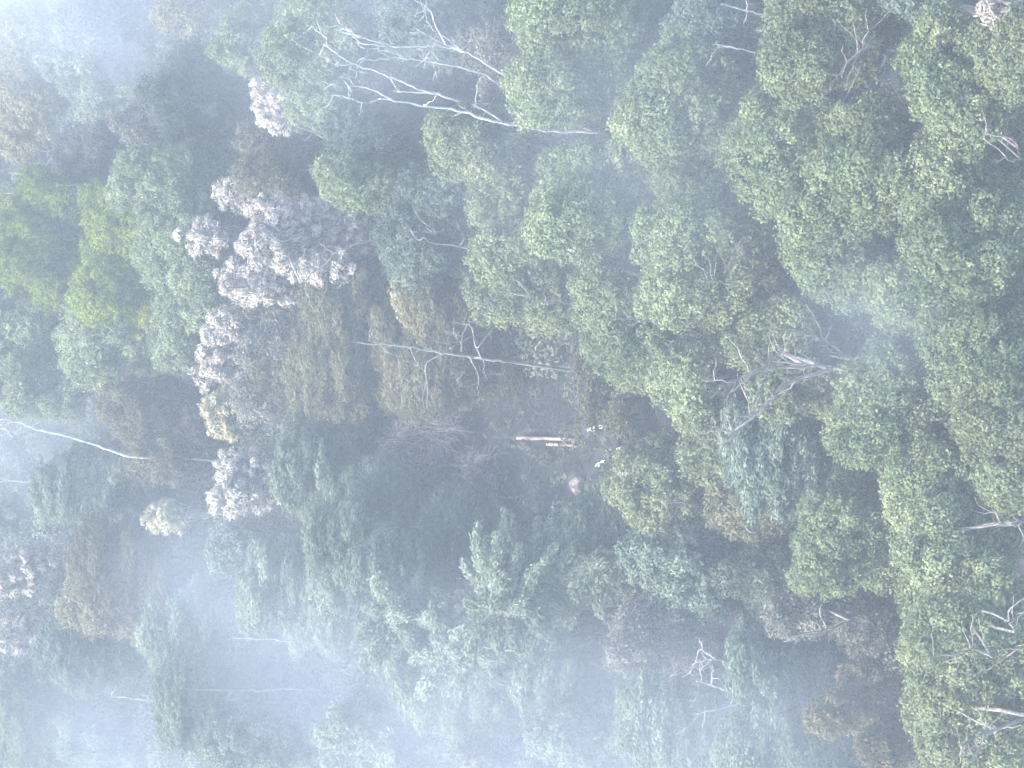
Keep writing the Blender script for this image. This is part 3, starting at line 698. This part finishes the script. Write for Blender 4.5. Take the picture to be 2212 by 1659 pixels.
GW = 'freshly cut pieces of wood'
def chunk(u, v, L, W, H, ang, label, z=.5):
    rng = np.random.default_rng(int(u + v)); c = at_z(u, v, z)
    n = 9; xs = np.linspace(-.5, .5, n); V = []; F = []
    for i, x in enumerate(xs):
        s_ = (1 - abs(2 * x) ** 3 * .55) * rng.uniform(.85, 1.1)
        for j in range(8):
            t = j * PI / 4 + .3
            V.append((x * L + rng.normal() * .02, math.cos(t) * W * .5 * s_ + rng.normal() * .015, math.sin(t) * H * .5 * s_ + rng.normal() * .015))
    for i in range(n - 1):
        for j in range(8):
            F.append((i * 8 + j, i * 8 + (j + 1) % 8, (i + 1) * 8 + (j + 1) % 8, (i + 1) * 8 + j))
    F.append(tuple(range(7, -1, -1))); F.append(tuple(range((n - 1) * 8, n * 8)))
    me = bpy.data.meshes.new('wood_piece'); me.from_pydata(V, [], F); me.materials.append(FRESH)
    o = bpy.data.objects.new('wood_piece', me); C.objects.link(o); o.location = c; o.rotation_euler = (0, rng.uniform(-.1, .1), ang)
    tag(o, label, 'wood piece', GW)
FRESH = bark_mat('cut_face', (.80, .73, .62), (.93, .89, .80))
chunk(1333, 973, 1.5, .45, .22, PI / 2, 'brightest cut wood piece, at the lower right of the clearing', 1.2)
chunk(1285, 925, 1.6, .42, .2, PI / 2 + .2, 'cream wood piece between the clearing and the mossy stems', 1.2)
chunk(1322, 857, .35, .8, .2, PI / 2 - .2, 'small white chip of wood near the mossy stems', 1.0)
chunk(1300, 1000, 1.5, .3, .25, PI / 2 + .35, 'thin grey splinter below the brightest wood piece', 1.0)
# boulder
def boulder(u, v, r, label):
    rng = np.random.default_rng(8); c = at_z(u, v, r * .85)
    import bmesh
    bm = bmesh.new(); bmesh.ops.create_icosphere(bm, subdivisions=4, radius=1)
    ks = rng.normal(size=(9, 3)); ks = norm(ks)
    for q in bm.verts:
        d = np.array(q.co); s_ = 1.0
        for k in ks:
            s_ = min(s_, .80 / max(.001, float(d @ k)) if d @ k > .8 else s_)
        s_ += .03 * math.sin(d[0] * 9 + d[1] * 7) + .02 * math.sin(d[2] * 17 + d[0] * 13)
        q.co = Vector((d[0] * r * 1.0 * s_, d[1] * r * .95 * s_, d[2] * r * .95 * s_))
    me = bpy.data.meshes.new('boulder'); bm.to_mesh(me); bm.free()
    me.materials.append(bark_mat('boulder_stone', (.14, .125, .12), (.32, .29, .285), scale=(1.6, 1.6, 1.6)))
    o = bpy.data.objects.new('boulder', me); C.objects.link(o); o.location = c
    tag(o, label, 'boulder')
boulder(1250, 1050, .78, 'rounded pinkish grey boulder at the bottom of the clearing')
# mossy hanging stems right of the clearing
def stem_curtain(u, v, h, n_, label, mat, seed):
    rng = np.random.default_rng(seed); c = at_z(u, v, h); root = empty('vine_covered_stump', (c[0], c[1], ground_z(c[0], c[1])))
    b = np.array(root.location); T = Tubes(); L_ = Leaves(rng)
    T.add(wiggle(b, b + np.array([.2, 0, h]), 7, .04, rng), np.linspace(.35, .22, 7), 8)
    T.build('stump', M['bark'], root, b)
    for i in range(n_):
        p0 = b + np.array([rng.normal() * .6, rng.normal() * .3, h * rng.uniform(.7, 1.1)])
        e = p0 + np.array([rng.choice([-1, 1]) * rng.uniform(1, 2.8), rng.normal() * .4, -h * rng.uniform(.2, .8)])
        p = wiggle(p0, e, 8, .06, rng, .25)
        k = 160; s = rng.uniform(0, 6.9, k); i0 = s.astype(int)
        q = p[i0] + (p[i0 + 1] - p[i0]) * (s - i0)[:, None] + rng.normal(size=(k, 3)) * .14
        L_.add(q, rng.normal(size=(k, 3)) * .6 + [0, -.2, .7], rng.uniform(.2, .35, k), .13, np.clip(rng.normal(size=k) * .2 + .4, 0, 1), np.broadcast_to(norm(e - p0) * 1.2, (k, 3)) + rng.normal(size=(k, 3)) * .4)
    L_.build('vines', M[mat], root, b)
    tag(root, label, 'stump')
stem_curtain(1275, 870, 3.2, 22, 'stump hung with long olive vines right of the clearing', 'olive', 31)
stem_curtain(1340, 905, 3.0, 16, 'smaller vine hung stump beside the white wood chip', 'olive', 32)
stem_curtain(1250, 790, 3.0, 26, 'brownish vine hung stump above the clearing', 'brown', 33)

# undergrowth over the whole floor, one mass nobody could count
def undergrowth():
    rng = np.random.default_rng(99); LV = Leaves(rng)
    N_ = 6500
    xs = rng.uniform(-48, 48, N_); ys = rng.uniform(-72, 105, N_)
    cl = [(at_z(u, v, 0), r) for u, v, r in ((1180, 950, 6.0), (1290, 960, 5.0), (1100, 1000, 5.0), (1120, 880, 5.0), (1250, 1060, 3.5), (1330, 900, 4.5))]
    for x, y in zip(xs, ys):
        z0 = ground_z(x, y); near = min(math.hypot(x - c[0], (y - c[1]) * .7) - r for c, r in cl)
        R = rng.uniform(.9, 2.4)
        if near < 0:
            if rng.random() < .8: R = rng.uniform(.25, .8)
            else: continue
        k = int(62 * R * R) + 8
        q = norm(rng.normal(size=(k, 3)) + [0, 0, .5]) * rng.uniform(.6, 1.05, (k, 1)) * R * np.array([1, 1, .9])
        q[:, 2] = np.abs(q[:, 2])
        t = np.clip(rng.normal() * .22 + .42 + rng.normal(size=k) * .15, 0, 1)
        LV.add(q + [x, y, z0 + rng.uniform(-.2, 2.6)], norm(q) * .7 + rng.normal(size=(k, 3)) * .5 + [0, 0, .4], rng.uniform(.22, .5, k), .17, t)
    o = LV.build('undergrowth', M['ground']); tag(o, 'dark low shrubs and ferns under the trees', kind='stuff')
undergrowth()
def ferns():
    rng = np.random.default_rng(5); LV = Leaves(rng)
    for _ in range(3600):
        u = rng.uniform(960, 1490); v = rng.uniform(800, 1110)
        if any(abs(u - a - 8) < w_ and abs(v - c_) < h_ for a, c_, w_, h_ in ((1180, 952, 85, 22), (1250, 1052, 45, 34), (1333, 980, 50, 30), (1285, 930, 50, 28), (1322, 862, 34, 30), (1300, 1005, 50, 24))): continue
        c = at_z(u, v, .2); R = rng.uniform(.35, .95); t0 = rng.normal() * .2 + .4
        nf = int(rng.integers(6, 11))
        for a in rng.uniform(0, 2 * PI, nf):
            t = np.linspace(.1, 1, 7); d = np.array([math.cos(a), math.sin(a), 0])
            P_ = c + d * R * t[:, None] + np.stack([0 * t, 0 * t, R * .6 * np.sin(t * 2.2)], -1)
            LV.add(P_, np.tile([0, 0, 1.], (7, 1)) + rng.normal(size=(7, 3)) * .25, R * .24, R * .22 * (1.15 - t), np.clip(t0 + rng.normal(size=7) * .12, 0, 1), np.tile(d, (7, 1)))
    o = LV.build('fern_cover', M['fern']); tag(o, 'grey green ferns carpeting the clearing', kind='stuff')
ferns()

# ------------------------------------------------------------------ haze and smoke
def vol_mat(name, density, color, aniso=.2):
    m = bpy.data.materials.new(name); m.use_nodes = True; N = m.node_tree.nodes
    for x in list(N): N.remove(x)
    out = N.new('ShaderNodeOutputMaterial'); p = N.new('ShaderNodeVolumePrincipled')
    p.inputs['Density'].default_value = density; p.inputs['Color'].default_value = (*color, 1); p.inputs['Anisotropy'].default_value = aniso
    m.node_tree.links.new(p.outputs[0], out.inputs['Volume']); return m, p
import bmesh
bm = bmesh.new(); bmesh.ops.create_cube(bm, size=1)
me = bpy.data.meshes.new('haze'); bm.to_mesh(me); bm.free()
hz = bpy.data.objects.new('haze', me); C.objects.link(hz)
hz.scale = (4200, 4200, 140); hz.location = (0, 0, 140 / 2 - 4)
hm, _ = vol_mat('thin_haze', HAZE_D, (.76, .86, .94)); me.materials.append(hm)
tag(hz, 'thin blue grey haze over the whole forest', kind='stuff')

def smoke(u, v, z, ru, rv, rz, dens, seed, rot=0.0, scale=1.7):
    c = at_z(u, v, z); m = mpp(c)
    bm = bmesh.new(); bmesh.ops.create_icosphere(bm, subdivisions=3, radius=1.0)
    me = bpy.data.meshes.new('smoke'); bm.to_mesh(me); bm.free()
    o = bpy.data.objects.new('smoke', me); C.objects.link(o)
    o.location = c; o.scale = (rv * m, ru * m / math.sin(PITCH) * .8, rz); o.rotation_euler = (0, 0, rot)
    mt, p = vol_mat('drifting_smoke', 1.0, (.75, .83, .94), .1)
    N = mt.node_tree.nodes; L = mt.node_tree.links
    tc = N.new('ShaderNodeTexCoord')
    vl = N.new('ShaderNodeVectorMath'); vl.operation = 'LENGTH'; L.new(tc.outputs['Object'], vl.inputs[0])
    mr = N.new('ShaderNodeMapRange'); mr.interpolation_type = 'SMOOTHSTEP'
    L.new(vl.outputs['Value'], mr.inputs[0]); mr.inputs[1].default_value = .05; mr.inputs[2].default_value = .98; mr.inputs[3].default_value = 1; mr.inputs[4].default_value = 0
    mp = N.new('ShaderNodeMapping'); mp.inputs['Location'].default_value = (seed * 3.7, seed * 1.3, 0); mp.inputs['Scale'].default_value = (1, 1, .6)
    L.new(tc.outputs['Object'], mp.inputs[0])
    nz = N.new('ShaderNodeTexNoise'); nz.inputs['Scale'].default_value = scale; nz.inputs['Detail'].default_value = 3; nz.inputs['Distortion'].default_value = .6
    L.new(mp.outputs[0], nz.inputs['Vector'])
    m2 = N.new('ShaderNodeMapRange'); L.new(nz.outputs[0], m2.inputs[0]); m2.inputs[1].default_value = .36; m2.inputs[2].default_value = .68; m2.inputs[3].default_value = .5; m2.inputs[4].default_value = 1.1
    mu = N.new('ShaderNodeMath'); mu.operation = 'MULTIPLY'; L.new(mr.outputs[0], mu.inputs[0]); L.new(m2.outputs[0], mu.inputs[1])
    mv = N.new('ShaderNodeMath'); mv.operation = 'MULTIPLY'; L.new(mu.outputs[0], mv.inputs[0]); mv.inputs[1].default_value = dens
    L.new(mv.outputs[0], p.inputs['Density']); me.materials.append(mt)
    tag(o, 'bluish white smoke drifting through the crowns', kind='stuff')
for a in SMOKE: smoke(*a)
